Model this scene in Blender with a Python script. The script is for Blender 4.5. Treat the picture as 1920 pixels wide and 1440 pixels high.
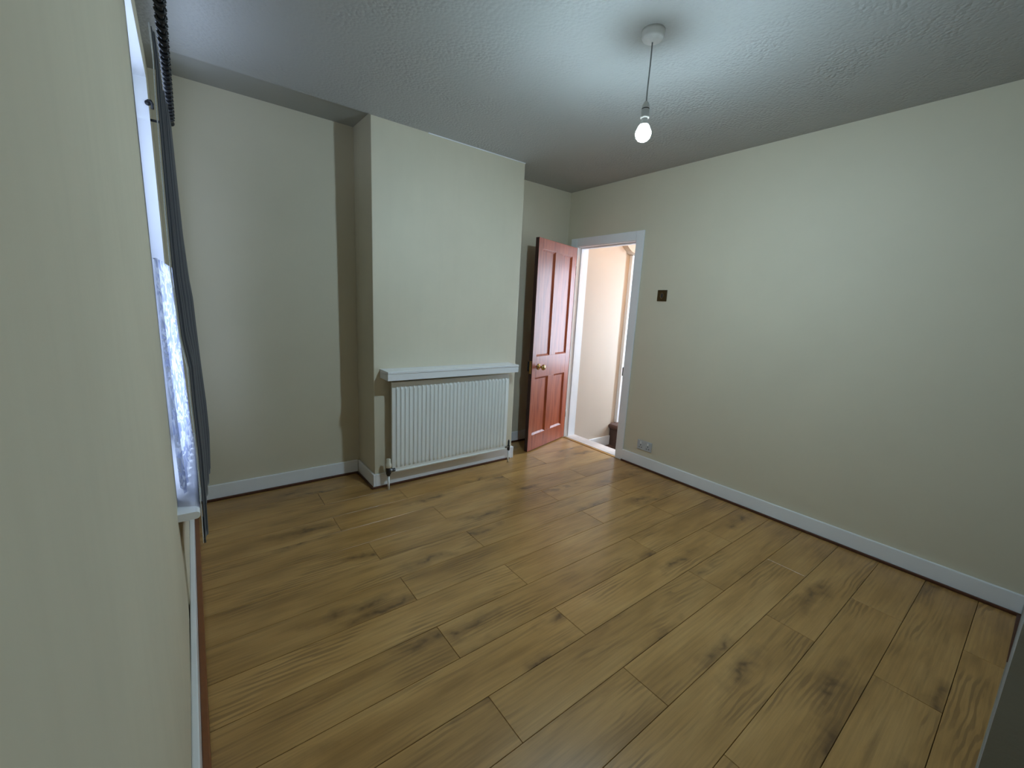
import bpy, bmesh, math, random
from mathutils import Vector, Matrix

random.seed(7)
sc = bpy.context.scene
for o in list(bpy.data.objects):
    bpy.data.objects.remove(o)
COL = sc.collection

# ------------------------------------------------------------------ camera
F_PX = 783.55
rt = Vector((0.79561655, -0.60383844, 0.0487179))
up = Vector((0.0729792, 0.17536879, 0.98179419))
fw = Vector((0.60138867, 0.77757631, -0.18359396))
cd = bpy.data.cameras.new('camera')
cd.sensor_fit = 'HORIZONTAL'
cd.sensor_width = 36.0
cd.lens = F_PX / 1920.0 * 36.0
cd.clip_start = 0.004
cam = bpy.data.objects.new('camera', cd)
COL.objects.link(cam)
M = Matrix((rt, up, -fw)).transposed().to_4x4()
M.translation = (0.0, 0.0, 1.375)
cam.matrix_world = M
sc.camera = cam

# ------------------------------------------------------------------ world, exposure
SKY = 6.0            # overcast daylight outside the window
BULB = 1500.0         # pendant bulb
HALLWIN = 20.0       # glow of the unseen hall pane, standing in for daylight
HALLBULB = 220.0  # glow of the unseen hall lamp, added for warm light
sc.view_settings.view_transform = 'Standard'
sc.view_settings.look = 'None'
sc.view_settings.exposure = 0.0
sc.view_settings.gamma = 1.0
sc.view_settings.use_curve_mapping = False
w = bpy.data.worlds.new('world')
sc.world = w
w.use_nodes = True
bg = w.node_tree.nodes['Background']
bg.inputs[0].default_value = (0.58, 0.73, 1.0, 1)
bg.inputs[1].default_value = SKY
sc.cycles.max_bounces = 7
sc.cycles.diffuse_bounces = 4
sc.cycles.glossy_bounces = 3
sc.cycles.transmission_bounces = 3
sc.cycles.transparent_max_bounces = 8
sc.cycles.caustics_reflective = False
sc.cycles.caustics_refractive = False
sc.cycles.sample_clamp_indirect = 6.0

# ------------------------------------------------------------------ dimensions (metres)
XL, XR = -0.0857, 3.1464       # window wall, door wall
YC, YB = 2.8917, 3.2482        # chimney breast face, alcove back wall
XC0, XC1 = 1.0007, 2.2612      # chimney breast sides
H = 2.5194
SK = 0.108                     # skirting height
ST = 0.016                     # skirting thickness
D0, D1, DH = 2.397, 3.098, 1.982   # door opening
WT = 0.158                     # door wall thickness
WY0, WY1, WZ0, WZ1 = 1.985, 2.90, 0.575, 2.375   # window opening
YK = -0.75                     # wall behind the photographer

# ------------------------------------------------------------------ materials
def new_mat(name):
    m = bpy.data.materials.new(name)
    m.use_nodes = True
    nt = m.node_tree
    return m, nt, nt.nodes['Principled BSDF']

def N(nt, t, **kw):
    n = nt.nodes.new(t)
    for k, v in kw.items():
        if k == 'inp':
            for kk, vv in v.items():
                n.inputs[kk].default_value = vv
        else:
            setattr(n, k, v)
    return n

def ramp(nt, stops, interp='LINEAR'):
    r = nt.nodes.new('ShaderNodeValToRGB')
    r.color_ramp.interpolation = interp
    e = r.color_ramp.elements
    while len(e) < len(stops):
        e.new(0.5)
    for i, (p, c) in enumerate(stops):
        e[i].position = p
        e[i].color = (c, c, c, 1) if isinstance(c, (int, float)) else (*c, 1)
    return r

def mixc(nt, fac, a, b, mode='MIX'):
    m = nt.nodes.new('ShaderNodeMix')
    m.data_type = 'RGBA'
    m.blend_type = mode
    for sock, v in ((m.inputs[0], fac), (m.inputs[6], a), (m.inputs[7], b)):
        if isinstance(v, (int, float)):
            sock.default_value = v
        elif isinstance(v, tuple):
            sock.default_value = (*v, 1) if len(v) == 3 else v
        else:
            nt.links.new(v, sock)
    return m.outputs[2]

def paint(name, col, rough=0.6, spread=0.03, bump=0.04, scale=45.0, spec=0.4, streak=0.0):
    m, nt, b = new_mat(name)
    L = nt.links
    tc = N(nt, 'ShaderNodeTexCoord')
    n1 = N(nt, 'ShaderNodeTexNoise', inp={'Scale': 2.3, 'Detail': 4.0, 'Roughness': 0.6})
    L.new(tc.outputs['Object'], n1.inputs['Vector'])
    r1 = ramp(nt, [(0.3, 1 - spread), (0.7, 1 + spread)])
    L.new(n1.outputs['Fac'], r1.inputs[0])
    c = mixc(nt, 1.0, col, r1.outputs[0], 'MULTIPLY')
    if streak:
        mp = N(nt, 'ShaderNodeMapping')
        mp.inputs['Scale'].default_value = (9, 9, 0.9)
        L.new(tc.outputs['Object'], mp.inputs[0])
        n3 = N(nt, 'ShaderNodeTexNoise', inp={'Scale': 2.0, 'Detail': 5.0, 'Roughness': 0.65})
        L.new(mp.outputs[0], n3.inputs['Vector'])
        r3 = ramp(nt, [(0.45, 1.0), (0.75, 1 - streak)])
        L.new(n3.outputs['Fac'], r3.inputs[0])
        c = mixc(nt, 1.0, c, r3.outputs[0], 'MULTIPLY')
    L.new(c, b.inputs['Base Color'])
    b.inputs['Roughness'].default_value = rough
    b.inputs['Specular IOR Level'].default_value = spec
    if bump < 0.08:
        return m
    n2 = N(nt, 'ShaderNodeTexNoise', inp={'Scale': scale, 'Detail': 3.0})
    L.new(tc.outputs['Object'], n2.inputs['Vector'])
    bp = N(nt, 'ShaderNodeBump', inp={'Strength': bump, 'Distance': 0.01})
    L.new(n2.outputs['Fac'], bp.inputs['Height'])
    L.new(bp.outputs[0], b.inputs['Normal'])
    return m

def plain(name, col, rough=0.5, metal=0.0, spec=0.5):
    m, nt, b = new_mat(name)
    tc = N(nt, 'ShaderNodeTexCoord')
    n1 = N(nt, 'ShaderNodeTexNoise', inp={'Scale': 30.0, 'Detail': 3.0})
    nt.links.new(tc.outputs['Object'], n1.inputs['Vector'])
    r1 = ramp(nt, [(0.3, 0.93), (0.7, 1.05)])
    nt.links.new(n1.outputs['Fac'], r1.inputs[0])
    nt.links.new(mixc(nt, 1.0, col, r1.outputs[0], 'MULTIPLY'), b.inputs['Base Color'])
    b.inputs['Roughness'].default_value = rough
    b.inputs['Metallic'].default_value = metal
    b.inputs['Specular IOR Level'].default_value = spec
    return m

def emit(name, col, strength):
    m = bpy.data.materials.new(name)
    m.use_nodes = True
    nt = m.node_tree
    nt.nodes.remove(nt.nodes['Principled BSDF'])
    e = N(nt, 'ShaderNodeEmission')
    e.inputs[0].default_value = (*col, 1)
    e.inputs[1].default_value = strength
    nt.links.new(e.outputs[0], nt.nodes['Material Output'].inputs[0])
    return m

def ceiling_mat(name, strength, col):
    m, nt, b = new_mat(name)
    L = nt.links
    tc = N(nt, 'ShaderNodeTexCoord')
    b.inputs['Base Color'].default_value = (*col, 1)
    b.inputs['Roughness'].default_value = 0.75
    b.inputs['Specular IOR Level'].default_value = 0.25
    v = N(nt, 'ShaderNodeTexVoronoi', inp={'Scale': 62.0, 'Randomness': 1.0})
    v.feature = 'F1'
    nz = N(nt, 'ShaderNodeTexNoise', inp={'Scale': 55.0, 'Detail': 4.0, 'Roughness': 0.6})
    ms = N(nt, 'ShaderNodeTexNoise', inp={'Scale': 3.0, 'Detail': 2.0})
    for n in (v, nz, ms):
        L.new(tc.outputs['Object'], n.inputs['Vector'])
    rm = ramp(nt, [(0.38, 0.25), (0.62, 1.0)])
    L.new(ms.outputs['Fac'], rm.inputs[0])
    sub = N(nt, 'ShaderNodeMath', operation='SUBTRACT')
    L.new(nz.outputs['Fac'], sub.inputs[0])
    L.new(v.outputs['Distance'], sub.inputs[1])
    mul = N(nt, 'ShaderNodeMath', operation='MULTIPLY')
    L.new(sub.outputs[0], mul.inputs[0])
    L.new(rm.outputs[0], mul.inputs[1])
    bp = N(nt, 'ShaderNodeBump', inp={'Strength': strength, 'Distance': 0.006})
    L.new(mul.outputs[0], bp.inputs['Height'])
    L.new(bp.outputs[0], b.inputs['Normal'])
    return m

def oak_mat():
    m, nt, b = new_mat('oak_laminate')
    L = nt.links
    tc = N(nt, 'ShaderNodeTexCoord')
    oi = N(nt, 'ShaderNodeObjectInfo')
    wn = N(nt, 'ShaderNodeTexWhiteNoise', noise_dimensions='1D')
    L.new(oi.outputs['Random'], wn.inputs['W'])
    sc_ = N(nt, 'ShaderNodeVectorMath', operation='SCALE')
    sc_.inputs['Scale'].default_value = 40.0
    L.new(wn.outputs['Color'], sc_.inputs[0])
    add = N(nt, 'ShaderNodeVectorMath', operation='ADD')
    L.new(tc.outputs['Object'], add.inputs[0])
    L.new(sc_.outputs[0], add.inputs[1])
    P = add.outputs[0]

    def mapped(scale):
        mp = N(nt, 'ShaderNodeMapping')
        mp.inputs['Scale'].default_value = scale
        L.new(P, mp.inputs[0])
        return mp.outputs[0]

    def noise(vec, scale, detail=4.0, rough=0.55, dist=0.0):
        n = N(nt, 'ShaderNodeTexNoise', inp={'Scale': scale, 'Detail': detail, 'Roughness': rough, 'Distortion': dist})
        L.new(vec, n.inputs['Vector'])
        return n.outputs['Fac']

    # broad tone
    t = noise(mapped((1.6, 6.0, 1.0)), 1.2, 3.0)
    rt_ = ramp(nt, [(0.28, (0.325, 0.172, 0.051)), (0.5, (0.455, 0.252, 0.083)), (0.75, (0.535, 0.315, 0.117))])
    L.new(t, rt_.inputs[0])
    col = rt_.outputs[0]
    # per plank tint
    rp = ramp(nt, [(0.0, 0.94), (1.0, 1.06)])
    L.new(oi.outputs['Random'], rp.inputs[0])
    col = mixc(nt, 1.0, col, rp.outputs[0], 'MULTIPLY')
    # fine straight grain
    g = noise(mapped((3.0, 95.0, 1.0)), 1.0, 6.0, 0.65)
    rg = ramp(nt, [(0.3, 0.80), (0.62, 1.06)])
    L.new(g, rg.inputs[0])
    col = mixc(nt, 1.0, col, rg.outputs[0], 'MULTIPLY')
    # long dark streaks
    s = noise(mapped((1.1, 16.0, 1.0)), 1.6, 5.0, 0.6, 0.6)
    rs = ramp(nt, [(0.56, 0.0), (0.74, 1.0)])
    L.new(s, rs.inputs[0])
    sm = N(nt, 'ShaderNodeMath', operation='MULTIPLY')
    sm.inputs[1].default_value = 0.6
    L.new(rs.outputs[0], sm.inputs[0])
    col = mixc(nt, sm.outputs[0], col, (0.20, 0.105, 0.034))
    # cathedral figure in places
    wv = N(nt, 'ShaderNodeTexWave', inp={'Scale': 1.0, 'Distortion': 9.0, 'Detail': 2.5, 'Detail Scale': 1.3, 'Detail Roughness': 0.55})
    wv.wave_type = 'RINGS'
    wv.rings_direction = 'Z'
    L.new(mapped((2.2, 17.0, 1.0)), wv.inputs['Vector'])
    cm = noise(mapped((1.3, 4.0, 1.0)), 1.6, 2.0)
    rc = ramp(nt, [(0.52, 0.0), (0.63, 0.55)])
    L.new(cm, rc.inputs[0])
    rw = ramp(nt, [(0.25, 1.0), (0.6, 0.0)])
    L.new(wv.outputs['Fac'], rw.inputs[0])
    wm = N(nt, 'ShaderNodeMath', operation='MULTIPLY')
    L.new(rw.outputs[0], wm.inputs[0])
    L.new(rc.outputs[0], wm.inputs[1])
    col = mixc(nt, wm.outputs[0], col, (0.18, 0.095, 0.032))
    # knots: sparse elongated cells with warped halo
    warp = N(nt, 'ShaderNodeTexNoise', inp={'Scale': 9.0, 'Detail': 3.0})
    L.new(P, warp.inputs['Vector'])
    wsub = N(nt, 'ShaderNodeVectorMath', operation='SUBTRACT')
    wsub.inputs[1].default_value = (0.5, 0.5, 0.5)
    L.new(warp.outputs['Color'], wsub.inputs[0])
    wsc = N(nt, 'ShaderNodeVectorMath', operation='SCALE')
    wsc.inputs['Scale'].default_value = 0.62
    L.new(wsub.outputs[0], wsc.inputs[0])
    wadd = N(nt, 'ShaderNodeVectorMath', operation='ADD')
    L.new(mapped((1.15, 5.2, 0.0)), wadd.inputs[0])
    L.new(wsc.outputs[0], wadd.inputs[1])
    vo = N(nt, 'ShaderNodeTexVoronoi', inp={'Scale': 1.0, 'Randomness': 1.0}, voronoi_dimensions='2D')
    L.new(wadd.outputs[0], vo.inputs['Vector'])
    rk = ramp(nt, [(0.0, 0.95), (0.035, 0.75), (0.09, 0.40), (0.26, 0.0)])
    L.new(vo.outputs['Distance'], rk.inputs[0])
    sel = N(nt, 'ShaderNodeSeparateColor')
    L.new(vo.outputs['Color'], sel.inputs[0])
    gt = N(nt, 'ShaderNodeMath', operation='GREATER_THAN')
    gt.inputs[1].default_value = 0.45
    L.new(sel.outputs[0], gt.inputs[0])
    km = N(nt, 'ShaderNodeMath', operation='MULTIPLY')
    L.new(rk.outputs[0], km.inputs[0])
    L.new(gt.outputs[0], km.inputs[1])
    col = mixc(nt, km.outputs[0], col, (0.105, 0.052, 0.018))
    L.new(col, b.inputs['Base Color'])
    b.inputs['Roughness'].default_value = 0.31
    b.inputs['Specular IOR Level'].default_value = 0.5
    bp = N(nt, 'ShaderNodeBump', inp={'Strength': 0.10, 'Distance': 0.002})
    L.new(g, bp.inputs['Height'])
    L.new(bp.outputs[0], b.inputs['Normal'])
    return m

def mahogany_mat():
    m, nt, b = new_mat('red_stained_pine')
    L = nt.links
    tc = N(nt, 'ShaderNodeTexCoord')
    mp = N(nt, 'ShaderNodeMapping')
    mp.inputs['Scale'].default_value = (22, 22, 1.6)
    L.new(tc.outputs['Object'], mp.inputs[0])
    n = N(nt, 'ShaderNodeTexNoise', inp={'Scale': 1.6, 'Detail': 6.0, 'Roughness': 0.6, 'Distortion': 0.8})
    L.new(mp.outputs[0], n.inputs['Vector'])
    r = ramp(nt, [(0.3, (0.19, 0.034, 0.011)), (0.52, (0.37, 0.080, 0.027)), (0.75, (0.46, 0.12, 0.044))])
    L.new(n.outputs['Fac'], r.inputs[0])
    L.new(r.outputs[0], b.inputs['Base Color'])
    b.inputs['Roughness'].default_value = 0.5
    b.inputs['Specular IOR Level'].default_value = 0.3
    b.inputs['Coat Weight'].default_value = 0.26
    b.inputs['Coat Roughness'].default_value = 0.24
    bp = N(nt, 'ShaderNodeBump', inp={'Strength': 0.12, 'Distance': 0.003})
    L.new(n.outputs['Fac'], bp.inputs['Height'])
    L.new(bp.outputs[0], b.inputs['Normal'])
    return m

def glass_mat():
    m = bpy.data.materials.new('window_glass')
    m.use_nodes = True
    nt = m.node_tree
    nt.nodes.remove(nt.nodes['Principled BSDF'])
    t = N(nt, 'ShaderNodeBsdfTransparent')
    g = N(nt, 'ShaderNodeBsdfGlossy')
    g.inputs['Roughness'].default_value = 0.02
    lw = N(nt, 'ShaderNodeLayerWeight')
    pw = N(nt, 'ShaderNodeMath', operation='POWER')
    pw.inputs[1].default_value = 5.0
    nt.links.new(lw.outputs['Facing'], pw.inputs[0])
    fr = N(nt, 'ShaderNodeMath', operation='MULTIPLY_ADD')
    fr.inputs[1].default_value = 0.9
    fr.inputs[2].default_value = 0.04
    nt.links.new(pw.outputs[0], fr.inputs[0])
    mx = N(nt, 'ShaderNodeMixShader')
    nt.links.new(fr.outputs[0], mx.inputs[0])
    nt.links.new(t.outputs[0], mx.inputs[1])
    nt.links.new(g.outputs[0], mx.inputs[2])
    nt.links.new(mx.outputs[0], nt.nodes['Material Output'].inputs[0])
    return m

def lace_mat():
    m = bpy.data.materials.new('white_lace')
    m.use_nodes = True
    nt = m.node_tree
    L = nt.links
    nt.nodes.remove(nt.nodes['Principled BSDF'])
    tc = N(nt, 'ShaderNodeTexCoord')
    mp = N(nt, 'ShaderNodeMapping')
    mp.inputs['Scale'].default_value = (1, 1, 1)
    L.new(tc.outputs['UV'], mp.inputs[0])
    nz = N(nt, 'ShaderNodeTexNoise', inp={'Scale': 8.0, 'Detail': 2.0, 'Distortion': 1.6})
    L.new(mp.outputs[0], nz.inputs['Vector'])
    r = ramp(nt, [(0.42, 0.0), (0.46, 1.0), (0.54, 1.0), (0.58, 0.0)])
    L.new(nz.outputs['Fac'], r.inputs[0])
    cc = mixc(nt, r.outputs[0], (0.36, 0.40, 0.56), (0.74, 0.76, 0.80))
    d = N(nt, 'ShaderNodeBsdfDiffuse')
    tl = N(nt, 'ShaderNodeBsdfTranslucent')
    L.new(cc, d.inputs[0])
    L.new(cc, tl.inputs[0])
    m1 = N(nt, 'ShaderNodeMixShader')
    m1.inputs[0].default_value = 0.55
    L.new(d.outputs[0], m1.inputs[1])
    L.new(tl.outputs[0], m1.inputs[2])
    tr = N(nt, 'ShaderNodeBsdfTransparent')
    rr = ramp(nt, [(0.0, 0.38), (1.0, 0.05)])
    L.new(r.outputs[0], rr.inputs[0])
    m2 = N(nt, 'ShaderNodeMixShader')
    L.new(rr.outputs[0], m2.inputs[0])
    L.new(m1.outputs[0], m2.inputs[1])
    L.new(tr.outputs[0], m2.inputs[2])
    L.new(m2.outputs[0], nt.nodes['Material Output'].inputs[0])
    return m

def cloth_mat(name, col, trans=0.0):
    m, nt, b = new_mat(name)
    tc = N(nt, 'ShaderNodeTexCoord')
    n = N(nt, 'ShaderNodeTexNoise', inp={'Scale': 260.0, 'Detail': 2.0})
    nt.links.new(tc.outputs['Object'], n.inputs['Vector'])
    r = ramp(nt, [(0.3, 0.82), (0.7, 1.12)])
    nt.links.new(n.outputs['Fac'], r.inputs[0])
    nt.links.new(mixc(nt, 1.0, col, r.outputs[0], 'MULTIPLY'), b.inputs['Base Color'])
    b.inputs['Roughness'].default_value = 0.85
    b.inputs['Sheen Weight'].default_value = 0.25
    return m

def carpet_mat():
    m, nt, b = new_mat('brown_carpet')
    tc = N(nt, 'ShaderNodeTexCoord')
    n = N(nt, 'ShaderNodeTexNoise', inp={'Scale': 190.0, 'Detail': 3.0})
    nt.links.new(tc.outputs['Object'], n.inputs['Vector'])
    r = ramp(nt, [(0.3, (0.060, 0.030, 0.022)), (0.7, (0.15, 0.085, 0.065))])
    nt.links.new(n.outputs['Fac'], r.inputs[0])
    nt.links.new(r.outputs[0], b.inputs['Base Color'])
    b.inputs['Roughness'].default_value = 0.95
    bp = N(nt, 'ShaderNodeBump', inp={'Strength': 0.6, 'Distance': 0.004})
    nt.links.new(n.outputs['Fac'], bp.inputs['Height'])
    nt.links.new(bp.outputs[0], b.inputs['Normal'])
    return m

WALLC = (0.66, 0.595, 0.46)
MT = dict(
    wall=paint('cream_emulsion', WALLC, 0.62, 0.02, 0.05),
    chimney=paint('cream_emulsion_patched', WALLC, 0.55, 0.03, 0.06, streak=0.02),
    leftwall=paint('cream_silk_wall', WALLC, 0.8, 0.03, 0.05, 14.0, 0.1, streak=0.03),
    hall=paint('hall_peach_cream', (0.56, 0.46, 0.37), 0.6, 0.02, 0.04),
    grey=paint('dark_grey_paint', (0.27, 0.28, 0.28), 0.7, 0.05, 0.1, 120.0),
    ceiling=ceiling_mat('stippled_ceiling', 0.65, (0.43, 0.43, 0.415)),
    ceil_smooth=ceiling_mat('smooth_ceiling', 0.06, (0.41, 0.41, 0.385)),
    gloss=paint('white_gloss', (0.84, 0.84, 0.86), 0.32, 0.03, 0.03, 25.0, 0.5),
    reveal=paint('white_reveal', (0.82, 0.83, 0.86), 0.5, 0.03, 0.03, 25.0, 0.4),
    oak=oak_mat(),
    underlay=plain('floor_underlay', (0.05, 0.032, 0.018), 0.8),
    bead=plain('dark_red_bead', (0.085, 0.028, 0.014), 0.4),
    bead_l=plain('orange_brown_bead', (0.22, 0.075, 0.022), 0.4),
    door=mahogany_mat(),
    dark_edge=plain('dark_stained_edge', (0.030, 0.008, 0.004), 0.5),
    brass=plain('aged_brass', (0.62, 0.42, 0.16), 0.22, 1.0),
    black=plain('black_metal', (0.012, 0.012, 0.013), 0.45),
    bronze=plain('bronze_plate', (0.070, 0.040, 0.012), 0.32, 0.6),
    bronze_l=plain('light_bronze', (0.20, 0.13, 0.06), 0.35, 0.6),  # lighter bronze for the oval switch rim
    plastic=plain('white_plastic', (0.75, 0.76, 0.76), 0.35),
    socket=plain('shaded_white_plastic', (0.50, 0.51, 0.52), 0.4),  # white plate; the dim light on it is put into the grey
    hole=plain('dark_slot', (0.03, 0.03, 0.03), 0.6),
    rad=paint('radiator_enamel', (0.86, 0.87, 0.85), 0.35, 0.02, 0.0, 25.0, 0.5),
    chrome=plain('dull_chrome', (0.30, 0.29, 0.27), 0.3, 1.0),
    cap=plain('yellowed_cap', (0.55, 0.50, 0.38), 0.5),
    pipe=plain('painted_pipe', (0.78, 0.78, 0.78), 0.35),
    flex=plain('grey_flex', (0.28, 0.29, 0.30), 0.5),
    bulb=emit('bulb_glow', (0.62, 0.85, 1.0), BULB),
    bulb_dim=emit('bulb_shoulder_glow', (0.80, 0.95, 1.0), BULB * 0.015),
    hallbulb=emit('hall_bulb_glow', (1.0, 0.50, 0.15), HALLBULB),
    frost=emit('glowing_frosted_glass', (0.62, 0.80, 1.0), HALLWIN),
    glass=glass_mat(),
    lace=lace_mat(),
    curtain=cloth_mat('charcoal_cloth', (0.027, 0.031, 0.040)),
    lining=cloth_mat('white_lining', (0.75, 0.76, 0.80)),
    carpet=carpet_mat(),
    brasstrim=plain('brass_strip', (0.55, 0.33, 0.10), 0.4, 0.7),
    worn=paint('worn_white_threshold', (0.66, 0.60, 0.56), 0.6, 0.25, 0.3, 30.0, 0.3),
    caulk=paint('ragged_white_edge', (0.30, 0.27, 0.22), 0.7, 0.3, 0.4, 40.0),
)

# ------------------------------------------------------------------ mesh helpers
def link(name, me, mat, parent=None, loc=(0, 0, 0), rot=None, smooth=False):
    o = bpy.data.objects.new(name, me)
    COL.objects.link(o)
    if mat is not None:
        mats = mat if isinstance(mat, (list, tuple)) else [mat]
        for mm in mats:
            me.materials.append(MT[mm] if isinstance(mm, str) else mm)
    if parent is not None:
        o.parent = parent
    o.location = loc
    if rot:
        o.rotation_euler = rot
    if smooth:
        for p in me.polygons:
            p.use_smooth = True
    return o

def wpos(p):
    v = Vector((0, 0, 0))
    while p is not None:
        v += p.location
        p = p.parent
    return v

def finish(name, bm, mat, parent, centre, local, smooth, rot=None):
    bmesh.ops.recalc_face_normals(bm, faces=bm.faces)
    me = bpy.data.meshes.new(name)
    bm.to_mesh(me)
    bm.free()
    c = Vector(centre)
    if parent is not None and not local:
        c = c - wpos(parent)
    return link(name, me, mat, parent, c, rot, smooth)

def box(name, x0, x1, y0, y1, z0, z1, mat, parent=None, bevel=0.0, seg=2, local=False):
    """axis aligned box; coordinates are world unless local=True (parent space)."""
    c = Vector(((x0 + x1) / 2, (y0 + y1) / 2, (z0 + z1) / 2))
    bm = bmesh.new()
    bmesh.ops.create_cube(bm, size=1.0)
    for v in bm.verts:
        v.co = Vector((v.co.x * (x1 - x0), v.co.y * (y1 - y0), v.co.z * (z1 - z0)))
    if bevel > 0:
        bmesh.ops.bevel(bm, geom=bm.edges[:], offset=bevel, segments=seg, profile=0.5, affect='EDGES')
    return finish(name, bm, mat, parent, c, local, False)

def prism(name, pts, vec, mat, parent=None, local=False, smooth=False):
    """planar polygon (3D points) extruded along vec."""
    P0 = [Vector(p) for p in pts]
    V = Vector(vec)
    c = sum(P0, Vector()) / len(P0) + V / 2
    bm = bmesh.new()
    a = [bm.verts.new(p - c) for p in P0]
    b = [bm.verts.new(p + V - c) for p in P0]
    bm.faces.new(a)
    bm.faces.new(b[::-1])
    n = len(a)
    for i in range(n):
        bm.faces.new((a[i], b[i], b[(i + 1) % n], a[(i + 1) % n]))
    return finish(name, bm, mat, parent, c, local, smooth)

def lathe(name, prof, origin, mat, parent=None, axis='Z', n=28, local=False, smooth=True):
    """revolve (r, h) profile about an axis through origin."""
    bm = bmesh.new()
    rings = []
    for r, h in prof:
        if r < 1e-6:
            rings.append([bm.verts.new((0, 0, h))])
        else:
            rings.append([bm.verts.new((r * math.cos(2 * math.pi * k / n), r * math.sin(2 * math.pi * k / n), h)) for k in range(n)])
    for A, B in zip(rings, rings[1:]):
        if len(A) == 1 and len(B) == 1:
            continue
        for k in range(n):
            k2 = (k + 1) % n
            if len(A) == 1:
                bm.faces.new((A[0], B[k], B[k2]))
            elif len(B) == 1:
                bm.faces.new((A[k], B[0], A[k2]))
            else:
                bm.faces.new((A[k], A[k2], B[k2], B[k]))
    R = {'Z': Matrix.Identity(3), 'X': Matrix.Rotation(math.pi / 2, 3, 'Y'), 'Y': Matrix.Rotation(-math.pi / 2, 3, 'X')}[axis]
    for v in bm.verts:
        v.co = R @ v.co
    return finish(name, bm, mat, parent, origin, local, smooth)

def tube(name, pts, r, mat, parent=None, n=12, local=False, closed=False):
    P0 = [Vector(p) for p in pts]
    c = sum(P0, Vector()) / len(P0)
    bm = bmesh.new()
    rings = []
    ref = Vector((0.0, 0.0, 1.0))
    m = len(P0)
    for i, p in enumerate(P0):
        if closed:
            d = (P0[(i + 1) % m] - P0[i - 1]).normalized()
        else:
            d = (P0[min(i + 1, m - 1)] - P0[max(i - 1, 0)]).normalized()
        if abs(d.dot(ref)) > 0.95:
            a = d.cross(Vector((1, 0, 0))).normalized()
        else:
            a = d.cross(ref).normalized()
        b = d.cross(a).normalized()
        rings.append([bm.verts.new(p - c + r * (math.cos(2 * math.pi * k / n) * a + math.sin(2 * math.pi * k / n) * b)) for k in range(n)])
    pairs = list(zip(rings, rings[1:])) + ([(rings[-1], rings[0])] if closed else [])
    for A, B in pairs:
        for k in range(n):
            bm.faces.new((A[k], A[(k + 1) % n], B[(k + 1) % n], B[k]))
    if not closed:
        bm.faces.new(rings[0])
        bm.faces.new(rings[-1][::-1])
    return finish(name, bm, mat, parent, c, local, True)

def empty(name, loc, rotz=0.0, parent=None):
    o = bpy.data.objects.new(name, None)
    COL.objects.link(o)
    o.empty_display_size = 0.05
    o.parent = parent
    o.location = loc
    o.rotation_euler = (0, 0, rotz)
    return o

def S(o):
    o['kind'] = 'structure'
    return o

def T(o, label, cat, group=None):
    o['label'] = label
    o['category'] = cat
    if group:
        o['group'] = group
    return o

# ================================================================== STRUCTURE
# floor: sub-floor with one object per laminate plank
floor = S(empty('floor', (0, 0, 0)))
box('underlay', XL - 0.02, XR + 0.02, YK, YB + 0.02, -0.06, -0.012, 'underlay', floor)
PW, PL = 0.1984, 1.3165
k0 = -6
GAP = 0.0009
for k in range(k0, 16):
    y0 = 0.4225 + PW * k
    y1 = y0 + PW
    if y0 > YB + 0.01:
        break
    y1c = min(y1, YB)
    y0c = max(y0, YK)
    if y1c - y0c < 0.01:
        continue
    # rows alternate between the two joint positions seen in the floor
    off = (0.750 if k % 2 == 0 else 1.2565)
    if y0 > 1.99:
        off -= 0.03
    if y0 > 2.3:
        off -= 0.09
    x = off - 2 * PL
    while x < XR:
        xa, xb = max(x, XL), min(x + PL, XR)
        # nothing where the chimney breast stands
        if xb - xa > 0.02:
            segs = [(xa, xb)]
            if y0c >= YC - 0.02:
                segs = []
                for s0, s1 in ((xa, min(xb, XC0 + 0.02)), (max(xa, XC1 - 0.02), xb)):
                    if s1 - s0 > 0.02:
                        segs.append((s0, s1))
            for s0, s1 in segs:
                box('floor_plank', s0 + GAP, s1 - GAP, y0c + GAP, y1c - GAP, -0.012, 0.0, 'oak', floor, bevel=0.0010, seg=1)
        x += PL

# ceiling: stippled main field, window-side alcove strip smooth, stepped and tilted to darken it
tc_ = S(box('trim_4', 1.40, XC1, YC - 0.005, YC, H - 0.006, H, 'gloss'))
tc_['label'] = 'thin pale filler line where the chimney breast meets the ceiling'
ceil = S(empty('ceiling', (0, 0, H)))
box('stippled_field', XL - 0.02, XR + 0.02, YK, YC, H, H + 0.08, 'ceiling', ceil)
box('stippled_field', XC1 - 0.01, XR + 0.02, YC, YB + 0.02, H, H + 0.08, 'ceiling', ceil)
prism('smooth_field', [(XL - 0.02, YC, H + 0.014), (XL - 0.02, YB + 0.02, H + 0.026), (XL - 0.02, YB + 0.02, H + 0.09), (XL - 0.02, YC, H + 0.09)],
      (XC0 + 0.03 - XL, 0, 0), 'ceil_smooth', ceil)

# back wall and chimney breast
S(box('wall_back', XL - 0.3, XR + WT, YB, YB + 0.1, -0.06, H + 0.06, 'wall'))
S(box('wall_chimney', XC0, XC1, YC, YB, -0.02, H + 0.06, 'chimney', bevel=0.004))

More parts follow.
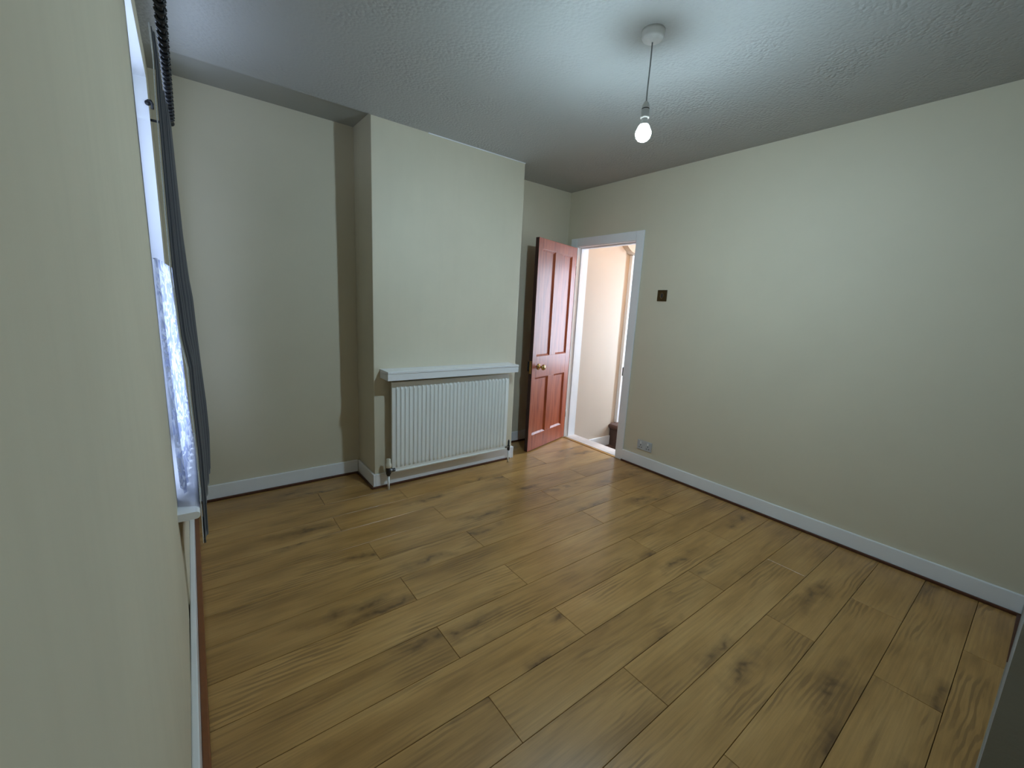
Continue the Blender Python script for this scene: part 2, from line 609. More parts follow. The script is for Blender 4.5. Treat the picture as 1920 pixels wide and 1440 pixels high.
# left wall: pieces around the window opening (slightly eased edge beside the opening)
wl = S(empty('wall_left', (XL, 0, 0)))
XO = XL - 0.175
EDGE = -0.0918
prism('pier', [(XL, YK - 0.1, 0), (XL, 1.50, 0), (XL - 0.0015, 1.66, 0), (EDGE + 0.0022, 1.93, 0), (EDGE, WY0 - 0.004, 0), (EDGE - 0.006, WY0, 0), (XO, WY0, 0), (XO, YK - 0.1, 0)],
      (0, 0, H + 0.02), 'leftwall', wl)
box('pier', XO, XL, WY1, YB, 0, H + 0.02, 'leftwall', wl, bevel=0.003)
box('apron_section', XO, XL, WY0, WY1, 0, WZ0 - 0.03, 'leftwall', wl)
box('lintel_section', XO, XL, WY0, WY1, WZ1, H + 0.02, 'leftwall', wl)
box('reveal_lining', XO + 0.01, XL + 0.0004, WY1 - 0.004, WY1 + 0.0, WZ0, WZ1, 'reveal', wl)
box('reveal_lining', XO + 0.01, XL + 0.0004, WY0, WY1 - 0.004, WZ1 - 0.004, WZ1, 'reveal', wl)
box('reveal_lining', XO + 0.01, EDGE - 0.004, WY0, WY0 + 0.004, WZ0, WZ1 - 0.004, 'reveal', wl)

# right wall (door opening left free)
wr = S(empty('wall_right', (XR, 0, 0)))
box('wall_section', XR, XR + WT, YK, D0 - 0.022, -0.25, H + 0.02, 'wall', wr)
box('wall_section', XR, XR + WT, D1 + 0.022, YB, -0.25, H + 0.02, 'wall', wr)
box('lintel_section', XR, XR + WT, D0 - 0.022, D1 + 0.022, DH + 0.022, H + 0.02, 'wall', wr)
box('sub_threshold', XR, XR + WT, D0 - 0.022, D1 + 0.022, -0.25, -0.004, 'worn', wr)

# near wall: dark grey stub seen at a glancing angle, and the recess the photographer stands in
def nwy(x):
    return -0.114 + (3.15 - x) * 0.0325
wn = S(empty('wall_near', (1.5, -0.1, 0)))
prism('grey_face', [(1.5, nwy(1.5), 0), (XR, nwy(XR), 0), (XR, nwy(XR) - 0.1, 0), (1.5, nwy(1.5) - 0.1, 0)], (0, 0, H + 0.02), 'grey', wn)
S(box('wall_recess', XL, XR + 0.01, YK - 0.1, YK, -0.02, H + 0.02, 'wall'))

# skirting boards with a dark floor bead
def skirt(name, x0, x1, y0, y1, bead, mat='gloss', h=SK, bmat='bead', base=0.0, bh=0.017):
    e = S(empty(name, ((x0 + x1) / 2, (y0 + y1) / 2, base)))
    box('board', x0, x1, y0, y1, base, base + h, mat, e, bevel=0.004)
    if bead:
        box('floor_bead', *bead, base, base + bh, bmat, e, bevel=0.004)
    return e
BD = 0.013
skirt('baseboard_right', XR - ST, XR, nwy(XR), D0 - 0.083, (XR - ST - BD, XR - ST, nwy(XR), D0 - 0.083))
skirt('baseboard_back_window', XL, XC0 - ST, YB - ST, YB, (XL, XC0 - ST, YB - ST - BD, YB - ST))
skirt('baseboard_back_door', XC1, XR, YB - ST, YB, (XC1, XR - 0.05, YB - ST - BD, YB - ST))
skirt('baseboard_chimney_side', XC0 - ST, XC0, YC - ST, YB - ST, (XC0 - ST - BD, XC0 - ST, YC - ST - BD, YB - ST - BD))
skirt('baseboard_chimney_front', XC0, XC1, YC - ST, YC, (XC0 - ST, XC1 - 0.03, YC - ST - BD, YC - ST))
skirt('baseboard_chimney_return', XC1, XC1 + ST, YC - ST, YB - ST, None)
skirt('baseboard_left', XL, XL + 0.019, YK, YB - ST - BD, (XL + 0.019, XL + 0.019 + 0.021, YK, YB - ST - BD), h=SK, bmat='bead_l')
skb = S(empty('baseboard_near', (2.3, nwy(2.3), 0)))
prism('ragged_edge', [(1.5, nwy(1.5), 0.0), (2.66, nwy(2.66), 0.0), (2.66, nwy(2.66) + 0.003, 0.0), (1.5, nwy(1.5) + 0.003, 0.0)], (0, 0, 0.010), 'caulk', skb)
prism('floor_bead', [(2.62, nwy(2.62), 0.0), (XR - ST, nwy(XR), 0.0), (XR - ST, nwy(XR) + 0.014, 0.0), (2.62, nwy(2.62) + 0.003, 0.0)], (0, 0, 0.014), 'bead', skb)

# door frame: jamb linings, stops, architraves, threshold
tr = S(empty('trim_1', (XR, (D0 + D1) / 2, 0)))
tr['label'] = 'white gloss door frame and architrave around the open doorway'
JT = 0.022
AT = 0.014
box('jamb', XR - 0.002, XR + WT + 0.002, D0 - JT, D0, -0.004, DH, 'gloss', tr, bevel=0.002)
box('jamb', XR - 0.002, XR + WT + 0.002, D1, D1 + JT, -0.004, DH, 'gloss', tr, bevel=0.002)
box('head_lining', XR - 0.002, XR + WT + 0.002, D0 - JT, D1 + JT, DH, DH + JT, 'gloss', tr, bevel=0.002)
box('door_stop', XR + 0.045, XR + 0.075, D0, D0 + 0.012, 0.0, DH - 0.012, 'gloss', tr)
box('door_stop', XR + 0.045, XR + 0.075, D1 - 0.012, D1, 0.0, DH - 0.012, 'gloss', tr)
box('door_stop', XR + 0.045, XR + 0.075, D0, D1, DH - 0.012, DH, 'gloss', tr)
box('architrave', XR - AT, XR, D0 - 0.085, D0 - 0.004, 0.0, DH + 0.084, 'gloss', tr, bevel=0.004)
box('architrave', XR - AT, XR, D1 + 0.004, D1 + 0.085, 0.0, DH + 0.084, 'gloss', tr, bevel=0.004)
box('architrave', XR - AT, XR, D0 - 0.004, D1 + 0.004, DH + 0.004, DH + 0.084, 'gloss', tr, bevel=0.004)
box('strike_plate', XR - 0.016, XR + 0.02, D0, D0 + 0.005, 0.79, 0.872, 'chrome', tr, bevel=0.002)
box('threshold_board', XR + 0.012, XR + WT + 0.004, D0, D1, -0.004, 0.008, 'worn', tr, bevel=0.004)
box('threshold_strip', XR - 0.014, XR + 0.012, D0, D1, 0.0, 0.005, 'brasstrim', tr, bevel=0.002)

# the panelled door, open into the room
ANG = math.radians(196)
DW, DTK = 0.700, 0.036
dr = S(empty('door_1', (3.145, 3.100, 0.010), ANG))
dr['label'] = 'reddish-brown four-panel wooden door standing open against the alcove'
DT = 1.966
x0d = 0.006
box('stile', x0d, 0.092, -DTK, 0, 0, DT, 'door', dr, bevel=0.0015, local=True)
box('stile', 0.640, DW, -DTK, 0, 0, DT, 'door', dr, bevel=0.0015, local=True)
box('muntin', 0.302, 0.410, -DTK, 0, 0.913, 1.873, 'door', dr, bevel=0.0015, local=True)
box('muntin', 0.302, 0.410, -DTK, 0, 0.152, 0.712, 'door', dr, bevel=0.0015, local=True)
box('top_rail', 0.092, 0.640, -DTK, 0, 1.873, DT, 'door', dr, bevel=0.0015, local=True)
box('lock_rail', 0.092, 0.640, -DTK, 0, 0.712, 0.913, 'door', dr, bevel=0.0015, local=True)
box('kick_rail', 0.092, 0.640, -DTK, 0, 0, 0.152, 'door', dr, bevel=0.0015, local=True)
for (a, b_) in ((0.092, 0.302), (0.410, 0.640)):
    for (z0, z1) in ((0.152, 0.712), (0.913, 1.873)):
        pn = box('panel', a, b_, -DTK + 0.0145, -0.0145, z0, z1, 'door', dr, local=True)
        # ovolo-like sloped mouldings on both faces
        cx, cy, cz = (a + b_) / 2, -DTK / 2, (z0 + z1) / 2
        for sgn in (1, -1):
            yo, yi = sgn * (DTK / 2), sgn * (DTK / 2 - 0.0145)
            m_ = 0.016
            hx, hz = (b_ - a) / 2, (z1 - z0) / 2
            bm = bmesh.new()
            o1 = [bm.verts.new((sx * hx, yo - sgn * 0.001, sz * hz)) for sx, sz in ((-1, -1), (1, -1), (1, 1), (-1, 1))]
            i1 = [bm.verts.new((sx * (hx - m_), yi + sgn * 0.0006, sz * (hz - m_))) for sx, sz in ((-1, -1), (1, -1), (1, 1), (-1, 1))]
            for q in range(4):
                bm.faces.new((o1[q], o1[(q + 1) % 4], i1[(q + 1) % 4], i1[q]))
            me = bpy.data.meshes.new('moulding')
            bm.to_mesh(me)
            bm.free()
            mo = link('moulding', me, 'door', pn, (0, 0, 0))
knob_prof = [(0.0, 0.0), (0.028, 0.0), (0.030, 0.003), (0.026, 0.008), (0.012, 0.011), (0.009, 0.020), (0.009, 0.034), (0.016, 0.040), (0.026, 0.048), (0.028, 0.058), (0.023, 0.067), (0.012, 0.072), (0.0, 0.073)]
box('lock_edge', DW - 0.0005, DW + 0.0012, -DTK + 0.001, -0.001, 0.001, DT - 0.001, 'dark_edge', dr, local=True)
kb = lathe('knob', knob_prof, (0.592, 0.0, 0.815), 'brass', dr, axis='Y', local=True)
kb['label'] = 'round brass door knob'
kb2 = lathe('knob', [(r, -h) for r, h in knob_prof], (0.592, -DTK, 0.815), 'black', dr, axis='Y', local=True)
box('latch_plate', DW + 0.001, DW + 0.0025, -DTK + 0.006, -0.006, 0.755, 0.875, 'brass', dr, local=True)
box('rim_lock', 0.60, 0.695, -DTK - 0.022, -DTK, 0.775, 0.865, 'black', dr, bevel=0.003, local=True)
for hz in (0.22, 1.70):
    lathe('hinge', [(0.0, 0), (0.006, 0), (0.006, 0.09), (0.0, 0.09)], (0.0, -0.004, hz), 'chrome', dr, local=True, n=12)

# hall beyond the door
HX = XR + WT
HF = -0.208
S(box('wall_hall_facing', HX, 3.915, 3.10, 3.22, HF - 0.02, 2.46, 'hall', bevel=0.004))
S(box('wall_hall_recess', 3.915, 5.45, 3.125, 3.22, HF - 0.02, 2.46, 'hall'))
S(box('wall_hall_opposite', HX, 5.45, 1.55, 1.65, HF - 0.02, 2.46, 'hall'))
S(box('ceiling_hall', HX, 5.45, 1.55, 3.22, 2.40, 2.46, 'hall'))
S(box('floor_hall', HX - 0.03, 3.95, 1.65, 3.10, HF - 0.05, HF, 'carpet'))
hs = S(empty('baseboard_hall', (3.6, 3.09, HF)))
box('board', HX, 3.905, 3.082, 3.10, HF, -0.093, 'gloss', hs, bevel=0.004)
st = S(empty('stair_1', (4.6, 2.4, HF)))
st['label'] = 'brown carpeted step rising in the hall beyond the doorway'
bm = bmesh.new()
nose = [(3.915, HF), (3.915, -0.02), (3.895, 0.0)] + [(3.912 - 0.030 * math.sin(t_), 0.022 - 0.030 * math.cos(t_)) for t_ in [math.radians(d_) for d_ in (60, 90, 120, 150)]] + [(3.93, 0.052), (5.45, 0.052), (5.45, HF)]
bm.free()
prism('carpet_tread', [(x, 1.65, z) for x, z in nose], (0, 1.46, 0), 'carpet', st)
tp = S(empty('trim_2', (4.08, 3.10, 0.05)))
tp['label'] = 'white upright door casing further down the hall'
box('casing', 4.010, 4.150, 3.085, 3.125, 0.05, 2.00, 'gloss', tp, bevel=0.004)
arc = [(3.80, 2.12), (3.833, 2.082), (3.87, 2.052), (3.915, 2.028), (3.97, 2.010), (4.035, 2.000), (4.40, 1.99), (4.40, 2.40), (3.80, 2.40)]
ap = S(prism('trim_3', [(x, 3.03, z) for x, z in arc], (0, 0.096, 0), 'hall'))
ap['label'] = 'curved plaster soffit at the top of the hall wall'
# end wall; its unseen frosted pane glows to light the hall
we = S(empty('wall_hall_end', (5.45, 2.4, HF)))
box('wall_section', 5.40, 5.50, 1.65, 3.125, HF, 0.42, 'hall', we)
box('wall_section', 5.40, 5.50, 1.65, 3.125, 2.06, 2.40, 'hall', we)
box('wall_section', 5.40, 5.50, 2.98, 3.125, 0.42, 2.06, 'hall', we)
box('wall_section', 5.40, 5.50, 1.65, 1.80, 0.42, 2.06, 'hall', we)
w2 = S(empty('window_2', (5.42, 2.39, 0.42)))
w2['label'] = 'unseen glowing frosted window at the end of the hall, added to light it'
box('frame', 5.405, 5.455, 1.80, 1.86, 0.42, 2.06, 'gloss', w2)
box('frame', 5.405, 5.455, 2.92, 2.98, 0.42, 2.06, 'gloss', w2)
box('frame', 5.405, 5.455, 1.86, 2.92, 0.42, 0.48, 'gloss', w2)
box('frame', 5.405, 5.455, 1.86, 2.92, 2.00, 2.06, 'gloss', w2)
box('pane', 5.425, 5.432, 1.86, 2.92, 0.48, 2.00, 'frost', w2)

# sash window in the left wall
w1 = S(empty('window_1', (XO + 0.08, (WY0 + WY1) / 2, WZ0)))
w1['label'] = 'white sash window deep in the left wall reveal'
FX0, FX1 = XL - 0.170, XL - 0.080
a0, a1, b0, b1 = WY0 + 0.004, WY1 - 0.004, WZ0, WZ1 - 0.004
box('frame_side', FX0, FX1, a0, a0 + 0.05, b0, b1, 'gloss', w1, bevel=0.003)
box('frame_side', FX0, FX1, a1 - 0.05, a1, b0, b1, 'gloss', w1, bevel=0.003)
box('frame_head', FX0, FX1, a0 + 0.05, a1 - 0.05, b1 - 0.05, b1, 'gloss', w1, bevel=0.003)
box('frame_foot', FX0, FX1, a0 + 0.05, a1 - 0.05, b0, b0 + 0.04, 'gloss', w1, bevel=0.003)
zm = (b0 + b1) / 2
for nm, xx0, zz0, zz1 in (('sash', FX0 + 0.052, b0 + 0.04, zm + 0.02), ('sash', FX0 + 0.012, zm - 0.02, b1 - 0.05)):
    sx0, sx1 = xx0, xx0 + 0.036
    sa, sb = a0 + 0.05, a1 - 0.05
    e = empty(nm, Vector(((sx0 + sx1) / 2, (sa + sb) / 2, zz0)) - w1.location, 0, w1)
    box('sash_stile', sx0, sx1, sa, sa + 0.045, zz0, zz1, 'gloss', e, bevel=0.003)
    box('sash_stile', sx0, sx1, sb - 0.045, sb, zz0, zz1, 'gloss', e, bevel=0.003)
    box('sash_rail', sx0, sx1, sa + 0.045, sb - 0.045, zz0, zz0 + 0.05, 'gloss', e, bevel=0.003)
    box('sash_rail', sx0, sx1, sa + 0.045, sb - 0.045, zz1 - 0.04, zz1, 'gloss', e, bevel=0.003)
    box('pane', sx0 + 0.014, sx0 + 0.018, sa + 0.045, sb - 0.045, zz0 + 0.05, zz1 - 0.04, 'glass', e)
# sill board with rounded nose, its horn running past the opening
noz = [(-0.036 + 0.014 * math.sin(math.radians(d_)), 0.561 - 0.014 * math.cos(math.radians(d_))) for d_ in range(0, 181, 20)]
prof = [(FX1 - 0.01, 0.575), (FX1 - 0.01, 0.547)] + noz
sl = prism('sill', [(x, WY0 + 0.001, z) for x, z in prof], (0, WY1 - WY0 - 0.002, 0), 'gloss', w1)
prof2 = [(EDGE, 0.575), (EDGE, 0.547)] + noz
prism('sill_horn', [(x, 1.815, z) for x, z in prof2], (0, WY0 + 0.001 - 1.815, 0), 'gloss', w1)

# ================================================================== THINGS
# pendant lamp
PX, PY = 1.6115, 1.2465
pl = T(empty('pendant_light', (PX, PY, H)), 'lit bare bulb hanging on a grey flex from a white ceiling rose', 'lamp')
lathe('ceiling_rose', [(0, 0.0), (0.047, 0.0), (0.047, -0.008), (0.045, -0.010), (0.045, -0.024), (0.040, -0.032), (0.014, -0.037), (0.006, -0.042), (0.0, -0.042)], (PX, PY, H), 'plastic', pl, n=36)
fx = []
for i in range(13):
    t_ = i / 12
    fx.append((PX + 0.004 * math.sin(t_ * math.pi) * (1 - t_), PY + 0.002 * math.sin(2.2 * t_), H - 0.040 - t_ * 0.226))
tube('flex', fx, 0.0028, 'flex', pl, n=8)
BX, BY = fx[-1][0], fx[-1][1]
hold = lathe('lampholder', [(0.0, 0.0), (0.0045, 0.0), (0.007, -0.004), (0.0125, -0.012), (0.0155, -0.024), (0.0155, -0.029), (0.0145, -0.030), (0.0145, -0.032), (0.0165, -0.033), (0.0165, -0.058), (0.0185, -0.060), (0.0185, -0.066), (0.0155, -0.068), (0.0, -0.068)], (BX, BY, 2.258), 'plastic', pl, n=28)
lathe('holder_ring', [(0.0158, -0.0295), (0.0162, -0.0295), (0.0162, -0.0325), (0.0158, -0.0325)], (BX, BY, 2.258), 'hole', hold, n=28)
RB = 0.0325
zc = -0.060
neck = [(0.0125, 0.0), (0.0125, -0.012), (0.015, -0.018), (0.019, -0.026)]
lathe('bulb_neck', [(0.0, 0.0)] + neck, (BX, BY, 2.191), 'plastic', pl, n=28)
shoulder = [(0.019, -0.026), (0.024, -0.034)] + [(RB * math.sin(math.radians(a)), zc + RB * math.cos(math.radians(a))) for a in (56, 64, 71, 78)]
lathe('bulb_shoulder', shoulder, (BX, BY, 2.191), 'bulb_dim', pl, n=32)
dome = [(RB * math.sin(math.radians(a)), zc + RB * math.cos(math.radians(a))) for a in range(78, 180, 8)] + [(0.0, zc - RB)]
lathe('bulb_globe', dome, (BX, BY, 2.191), 'bulb', pl, n=32)

# unseen hall lamp, added for the warm light above the passage
hl = T(empty('hall_unseen_lamp', (3.72, 2.05, 2.40)), 'unseen small warm ceiling lamp added to light the hall beyond the doorway', 'lamp')
lathe('ceiling_rose', [(0, 0), (0.045, 0), (0.045, -0.015), (0.01, -0.03), (0, -0.03)], (3.72, 2.05, 2.40), 'plastic', hl)
tube('flex', [(3.72, 2.05, 2.375), (3.72, 2.05, 2.25)], 0.003, 'flex', hl, n=8)
lathe('bulb_globe', [(0.0, 0.0), (0.014, 0.0), (0.016, -0.02), (0.03, -0.045), (0.034, -0.065), (0.025, -0.09), (0.0, -0.1)], (3.72, 2.05, 2.25), 'hallbulb', hl)

# radiator
RX0, RX1, RZ0, RZ1 = 1.103, 2.142, 0.127, 0.800
RYF = YC - 0.090
rd = T(empty('radiator', ((RX0 + RX1) / 2, YC - 0.06, 0.0)), 'white ribbed panel radiator on the chimney breast below the shelf', 'radiator')
# ribbed front panel
NR = 30
bm = bmesh.new()
pit = (RX1 - RX0 - 0.036) / NR
xs = [(RX0, 0.0), (RX0 + 0.018, 0.0)]
for i in range(NR):
    b0_ = RX0 + 0.018 + i * pit
    xs += [(b0_ + 0.24 * pit, 0.0), (b0_ + 0.34 * pit, -0.0105), (b0_ + 0.44 * pit, -0.0130), (b0_ + 0.56 * pit, -0.0130), (b0_ + 0.66 * pit, -0.0105), (b0_ + 0.76 * pit, 0.0)]
xs += [(RX1 - 0.018, 0.0), (RX1, 0.0)]
# rows: rib depth fades out at the top and bottom seams
rows = [(RZ0, 0.0), (RZ0 + 0.030, 0.0), (RZ0 + 0.040, 0.55), (RZ0 + 0.052, 1.0), (RZ1 - 0.052, 1.0), (RZ1 - 0.040, 0.55), (RZ1 - 0.030, 0.0), (RZ1, 0.0)]
cX, cZ = (RX0 + RX1) / 2, (RZ0 + RZ1) / 2
grid = [[bm.verts.new((x - cX, RYF + 0.011 + d_ * k_ - RYF, z - cZ)) for x, d_ in xs] for z, k_ in rows]
for r0, r1 in zip(grid, grid[1:]):
    for i in range(len(xs) - 1):
        bm.faces.new((r0[i], r0[i + 1], r1[i + 1], r1[i]))
# rim folded back
back = [[bm.verts.new((x - cX, 0.030, z - cZ)) for x in (RX0, RX1)] for z in (RZ0, RZ1)]
bm.faces.new((back[0][0], back[0][1], back[1][1], back[1][0]))
bm.faces.new((grid[0][0], back[0][0], back[1][0]) + tuple(r[0] for r in grid[::-1][:-1]))
bm.faces.new((grid[0][-1], back[0][1], back[1][1]) + tuple(r[-1] for r in grid[::-1][:-1]))
bm.faces.new(tuple(grid[0]) + (back[0][1], back[0][0]))
bm.faces.new(tuple(grid[-1]) + (back[1][1], back[1][0]))
fp = finish('front_panel', bm, 'rad', rd, (cX, RYF, cZ), False, False)
# convector fins behind
cv = []
for i in range(41):
    cv.append((RX0 + 0.06 + i * (RX1 - RX0 - 0.12) / 40, 0.0 if i % 2 else 0.028))
bm = bmesh.new()
lo = [bm.verts.new((x - cX, y, -0.26)) for x, y in cv]
hi = [bm.verts.new((x - cX, y, 0.26)) for x, y in cv]
for i in range(len(cv) - 1):
    bm.faces.new((lo[i], lo[i + 1], hi[i + 1], hi[i]))
finish('convector_fins', bm, 'rad', rd, (cX, RYF + 0.031, cZ), False, False)
for bx_ in (RX0 + 0.18, RX1 - 0.18):
    box('wall_bracket', bx_ - 0.02, bx_ + 0.02, RYF + 0.028, YC, RZ0 + 0.08, RZ1 - 0.1, 'rad', rd)
# bottom seam
box('panel_seam', RX0 + 0.004, RX1 - 0.004, RYF + 0.006, RYF + 0.012, RZ0, RZ0 + 0.012, 'rad', rd, bevel=0.002)
# valve with yellowed cap on the left
VX, VY = 1.074, RYF + 0.012
vl = lathe('valve', [(0.0, 0.108), (0.013, 0.108), (0.013, 0.116), (0.018, 0.120), (0.018, 0.165), (0.013, 0.170), (0.013, 0.175), (0.0, 0.175)], (VX, VY, 0.0), 'black', rd, n=20)
lathe('valve_cap', [(0.0, 0.172), (0.0215, 0.172), (0.0225, 0.176), (0.0225, 0.200), (0.017, 0.203), (0.0165, 0.232), (0.014, 0.238), (0.0, 0.238)], (VX, VY, 0.0), 'cap', vl, n=20)
tube('union', [(VX, VY, 0.145), (RX0 + 0.02, VY, 0.145)], 0.0135, 'black', vl, n=14)
tube('union_nut', [(VX + 0.012, VY, 0.145), (VX + 0.022, VY, 0.145)], 0.0185, 'chrome', vl, n=6)
tube('pipe', [(VX, VY, 0.112), (VX + 0.001, VY, 0.05), (VX + 0.001, VY - 0.001, 0.0)], 0.0078, 'pipe', rd, n=12)
# lockshield valve on the right
WX = 2.172
vr = lathe('valve', [(0.0, 0.110), (0.009, 0.110), (0.0125, 0.118), (0.0125, 0.155), (0.009, 0.162), (0.0085, 0.195), (0.004, 0.208), (0.0, 0.208)], (WX, VY, 0.0), 'black', rd, n=18)
tube('union', [(WX, VY, 0.145), (RX1 - 0.01, VY, 0.145)], 0.010, 'chrome', vr, n=14)
tube('pipe', [(WX, VY, 0.114), (WX, VY, 0.05), (WX, VY - 0.001, 0.0)], 0.0078, 'pipe', rd, n=12)

# radiator shelf
SX0, SX1, SZ0, SZ1, SYF = 1.044, 2.180, 0.826, 0.890, YC - 0.158
sh = T(empty('radiator_shelf', ((SX0 + SX1) / 2, YC - 0.08, SZ0)), 'white box-fronted wooden shelf fixed above the radiator', 'shelf')
box('top_board', SX0, SX1, SYF, YC, SZ1 - 0.016, SZ1, 'gloss', sh, bevel=0.002)
box('front_fascia', SX0 + 0.001, SX1 - 0.001, SYF + 0.0045, SYF + 0.022, SZ0, SZ1 - 0.0165, 'gloss', sh, bevel=0.0015)
box('end_cheek', SX0 + 0.001, SX0 + 0.019, SYF + 0.020, YC, SZ0, SZ1 - 0.0165, 'gloss', sh, bevel=0.0015)
box('end_cheek', SX1 - 0.019, SX1 - 0.001, SYF + 0.020, YC, SZ0, SZ1 - 0.0165, 'gloss', sh, bevel=0.0015)

# light switch: bronze plate with an oval dimmer
sw = T(empty('light_switch', (XR, 2.081, 1.473)), 'square dark bronze light switch plate beside the doorway', 'switch')
box('plate', XR - 0.007, XR, 2.037, 2.126, 1.473, 1.565, 'bronze', sw, bevel=0.003)
ov = []
for i in range(28):
    t_ = 2 * math.pi * i / 28
    ov.append((XR - 0.009, 2.081 + 0.0135 * math.cos(t_), 1.519 + 0.0235 * math.sin(t_)))
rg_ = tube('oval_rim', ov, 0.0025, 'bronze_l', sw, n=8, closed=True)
prism('rocker', [(XR - 0.0115, 2.081 + 0.009 * math.cos(2 * math.pi * i / 20), 1.519 + 0.0175 * math.sin(2 * math.pi * i / 20)) for i in range(20)], (0.006, 0, 0), 'hole', sw)

# twin socket low on the wall
so = T(empty('power_socket', (XR, 2.089, 0.163)), 'white twin wall socket, its shade painted grey, just above the skirting', 'socket')
box('plate', XR - 0.009, XR, 2.015, 2.163, 0.163, 0.250, 'socket', so, bevel=0.003)
for cy_ in (2.052, 2.126):
    rk_ = box('rocker_switch', XR - 0.013, XR - 0.008, cy_ - 0.007, cy_ + 0.007, 0.216, 0.238, 'plastic', so, bevel=0.002)
    box('pin_slot', XR - 0.0098, XR - 0.0085, cy_ - 0.003, cy_ + 0.003, 0.202, 0.212, 'hole', so)
    for d_ in (-0.012, 0.012):
        box('pin_slot', XR - 0.0098, XR - 0.0085, cy_ + d_ - 0.0045, cy_ + d_ + 0.0045, 0.182, 0.188, 'hole', so)

# curtain pole with rings
POX, POZ = -0.004, 2.208
cp = T(empty('curtain_pole', (POX, 2.3, POZ)), 'black curtain pole with rings running along the window wall', 'curtain pole')
tube('rod', [(POX, 1.58, POZ), (POX, 2.935, POZ)], 0.008, 'black', cp, n=14)
lathe('finial', [(0.0, -0.004), (0.008, -0.004), (0.010, 0.0), (0.006, 0.006), (0.012, 0.014), (0.014, 0.024), (0.011, 0.033), (0.0, 0.038)], (POX, 2.93, POZ), 'black', cp, axis='Y', n=18)
lathe('finial', [(0.0, 0.004), (0.008, 0.004), (0.010, 0.0), (0.006, -0.006), (0.012, -0.014), (0.014, -0.024), (0.011, -0.033), (0.0, -0.038)], (POX, 1.585, POZ), 'black', cp, axis='Y', n=18)
for by_ in (1.66, 2.925):
    tube('bracket', [(XL, by_, POZ - 0.015), (POX - 0.03, by_, POZ - 0.015), (POX, by_, POZ - 0.011)], 0.006, 'black', cp, n=10)
ring_me = None
for i in range(24):
    ry = 1.73 + i * 0.0492
    pts = [(POX + 0.0115 * math.cos(2 * math.pi * k / 18), ry, POZ - 0.002 + 0.0115 * math.sin(2 * math.pi * k / 18)) for k in range(18)]
    if ring_me is None:
        r_ = tube('ring', pts, 0.0058, 'black', cp, n=8, closed=True)
        ring_me = r_.data
    else:
        r_ = bpy.data.objects.new('ring', ring_me)
        COL.objects.link(r_)
        r_.parent = cp
        r_.location = Vector((POX, ry, POZ - 0.002)) - cp.location

# the curtain: one pleated sheet, charcoal cloth with a pale lining on the window side
ct = T(empty('curtain', (0.0, 2.3, 0.40)), 'long charcoal pleated curtain hanging at the window', 'curtain')
prof_c = [(2.186, -0.0335, 0.0020), (2.078, -0.0305, 0.0020), (1.970, -0.0335, 0.0029), (1.655, -0.0364, 0.0049), (1.429, -0.0374, 0.0127), (1.341, -0.0335, 0.0197), (1.203, -0.0295, 0.0226), (1.095, -0.0167, 0.0256), (0.967, -0.0167, 0.0295), (0.766, -0.0127, 0.0374), (0.584, -0.0138, 0.0394), (0.347, -0.0177, 0.0295)]
def interp(z, k):
    for (z0, *a), (z1, *b) in zip(prof_c, prof_c[1:]):
        if z <= z0 and z >= z1:
            t_ = (z0 - z) / (z0 - z1)
            return a[k] + (b[k] - a[k]) * t_
    return prof_c[0][k + 1] if z > prof_c[0][0] else prof_c[-1][k + 1]
NU, NV = 150, 60
NF = 8
def curtain_pt(u, v):
    # v: 0 top .. 1 bottom, u: 0 near .. 1 far
    zb = 0.418 - 0.05 * u + 0.02 * math.sin(9 * u)
    if u > 0.9:
        zb -= 0.04 * (u - 0.9) / 0.1
    z = 2.180 + (zb - 2.180) * v
    y = 1.895 + 1.005 * u + 0.012 * math.sin(9 * v + 3)
    lo_, hi_ = interp(z, 0), interp(z, 1)
    # the nearer half hangs flatter against the sill
    k_ = min(1.0, max(0.0, (u - 0.30) / 0.65))
    k_ = k_ * k_ * (3 - 2 * k_)
    hi_ = min(hi_, lo_ + 0.012) * (1 - k_) + hi_ * k_
    ph = u * NF * 2 * math.pi
    f = 0.5 - 0.5 * math.cos(ph + 0.5 * math.sin(2.3 * v + u * 5))
    f = f ** 0.85
    spread = 0.55 + 0.45 * min(1, v * 2 + 0.35 * math.sin(7 * u) ** 2)
    top = 0.5 + (f - 0.5) * spread
    x = lo_ + (hi_ - lo_) * top
    # nearer folds must not stand further out than the far ones appear
    x = x * (0.72 + 0.28 * u) if x > 0 else x
    return Vector((x, y + 0.010 * math.sin(2 * ph), z))
def sheet(name, offx, mat, u0, u1, parent, nu=NU):
    bm = bmesh.new()
    g_ = [[bm.verts.new(curtain_pt(u0 + (u1 - u0) * i / nu, j / NV) + Vector((offx, 0, 0)) - ct.location) for i in range(nu + 1)] for j in range(NV + 1)]
    for j in range(NV):
        for i in range(nu):
            bm.faces.new((g_[j][i], g_[j][i + 1], g_[j + 1][i + 1], g_[j + 1][i]))
    me = bpy.data.meshes.new(name)
    bm.to_mesh(me)
    bm.free()
    o = link(name, me, mat, parent, (0, 0, 0), None, True)
    md = o.modifiers.new('thick', 'SOLIDIFY')
    md.thickness = 0.002
    md.offset = 0
    return o
sheet('drape', 0.0, 'curtain', 0.0, 1.0, ct)
ln = sheet('lining', -0.0055, 'lining', -0.012, 0.006, ct, 6)
ln['label'] = 'white lining showing at the leading edge of the curtain'
# dark loose tie tail at the lower near corner
tube('tie_tail', [(-0.019, 1.925, 0.50), (-0.0175, 1.925, 0.445), (-0.018, 1.925, 0.41), (-0.017, 1.925, 0.388)], 0.0035, 'curtain', ct, n=8)

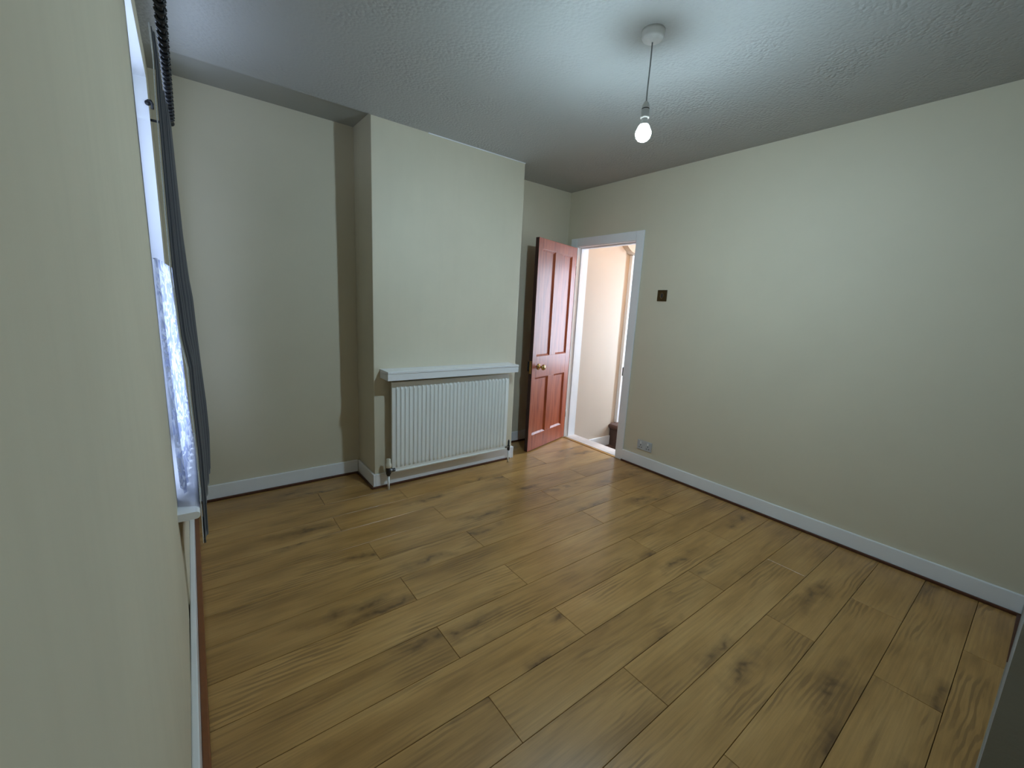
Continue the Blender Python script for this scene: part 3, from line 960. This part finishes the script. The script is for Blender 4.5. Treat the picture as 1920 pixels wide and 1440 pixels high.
# net half curtain on a wire
nc = T(empty('net_curtain', (-0.07, 2.4, 0.60)), 'white lace half curtain over the lower window', 'net curtain')
def net_pt(u, v):
    y = 1.995 + 0.88 * u
    z = 1.475 + (0.582 - 1.475) * v
    base = -0.085 + 0.026 * u + 0.014 * v * v
    x = base + (0.007 + 0.006 * v) * math.sin(u * 2 * math.pi * 9 + 0.8 * math.sin(3 * v))
    if v < 0.02:
        z += 0.006
    return Vector((x, y, z))
bm = bmesh.new()
uvl = bm.loops.layers.uv.new('UVMap')
nu, nv = 140, 40
g_ = [[bm.verts.new(net_pt(i / nu, j / nv) - nc.location) for i in range(nu + 1)] for j in range(nv + 1)]
for j in range(nv):
    for i in range(nu):
        f_ = bm.faces.new((g_[j][i], g_[j][i + 1], g_[j + 1][i + 1], g_[j + 1][i]))
        for l_, (a_, c_) in zip(f_.loops, ((i, j), (i + 1, j), (i + 1, j + 1), (i, j + 1))):
            l_[uvl].uv = (a_ / nu * 1.6, c_ / nv * 1.0)
me = bpy.data.meshes.new('lace')
bm.to_mesh(me)
bm.free()
link('lace', me, 'lace', nc, (0, 0, 0), None, True)
tube('wire', [(-0.087, 1.99, 1.478), (-0.060, 2.895, 1.478)], 0.002, 'plastic', nc, n=8)

# small black hook on the far edge of the window reveal
hk = T(empty('curtain_hook', (XL, WY1 - 0.01, 2.25)), 'small black hook at the upper far corner of the window opening', 'hook')
lathe('hook_plate', [(0.0, 0.0), (0.012, 0.0), (0.012, 0.004), (0.006, 0.008), (0.0, 0.008)], (XL - 0.002, WY1 - 0.012, 2.258), 'black', hk, axis='Y', n=16)
tube('hook_arm', [(XL - 0.002, WY1 - 0.010, 2.268), (XL + 0.010, WY1 - 0.016, 2.268), (XL + 0.015, WY1 - 0.02, 2.255), (XL + 0.014, WY1 - 0.02, 2.232)], 0.0065, 'black', hk, n=10)

# ------------------------------------------------------------------ daylight portal in the window opening
pd = bpy.data.lights.new('window_daylight', 'AREA')
pd.shape = 'RECTANGLE'
pd.size = WZ1 - WZ0
pd.size_y = WY1 - WY0
pd.cycles.is_portal = True
po = bpy.data.objects.new('window_daylight', pd)
COL.objects.link(po)
po.location = (FX0 - 0.01, (WY0 + WY1) / 2, (WZ0 + WZ1) / 2)
po.rotation_euler = (0, -math.pi / 2, 0)
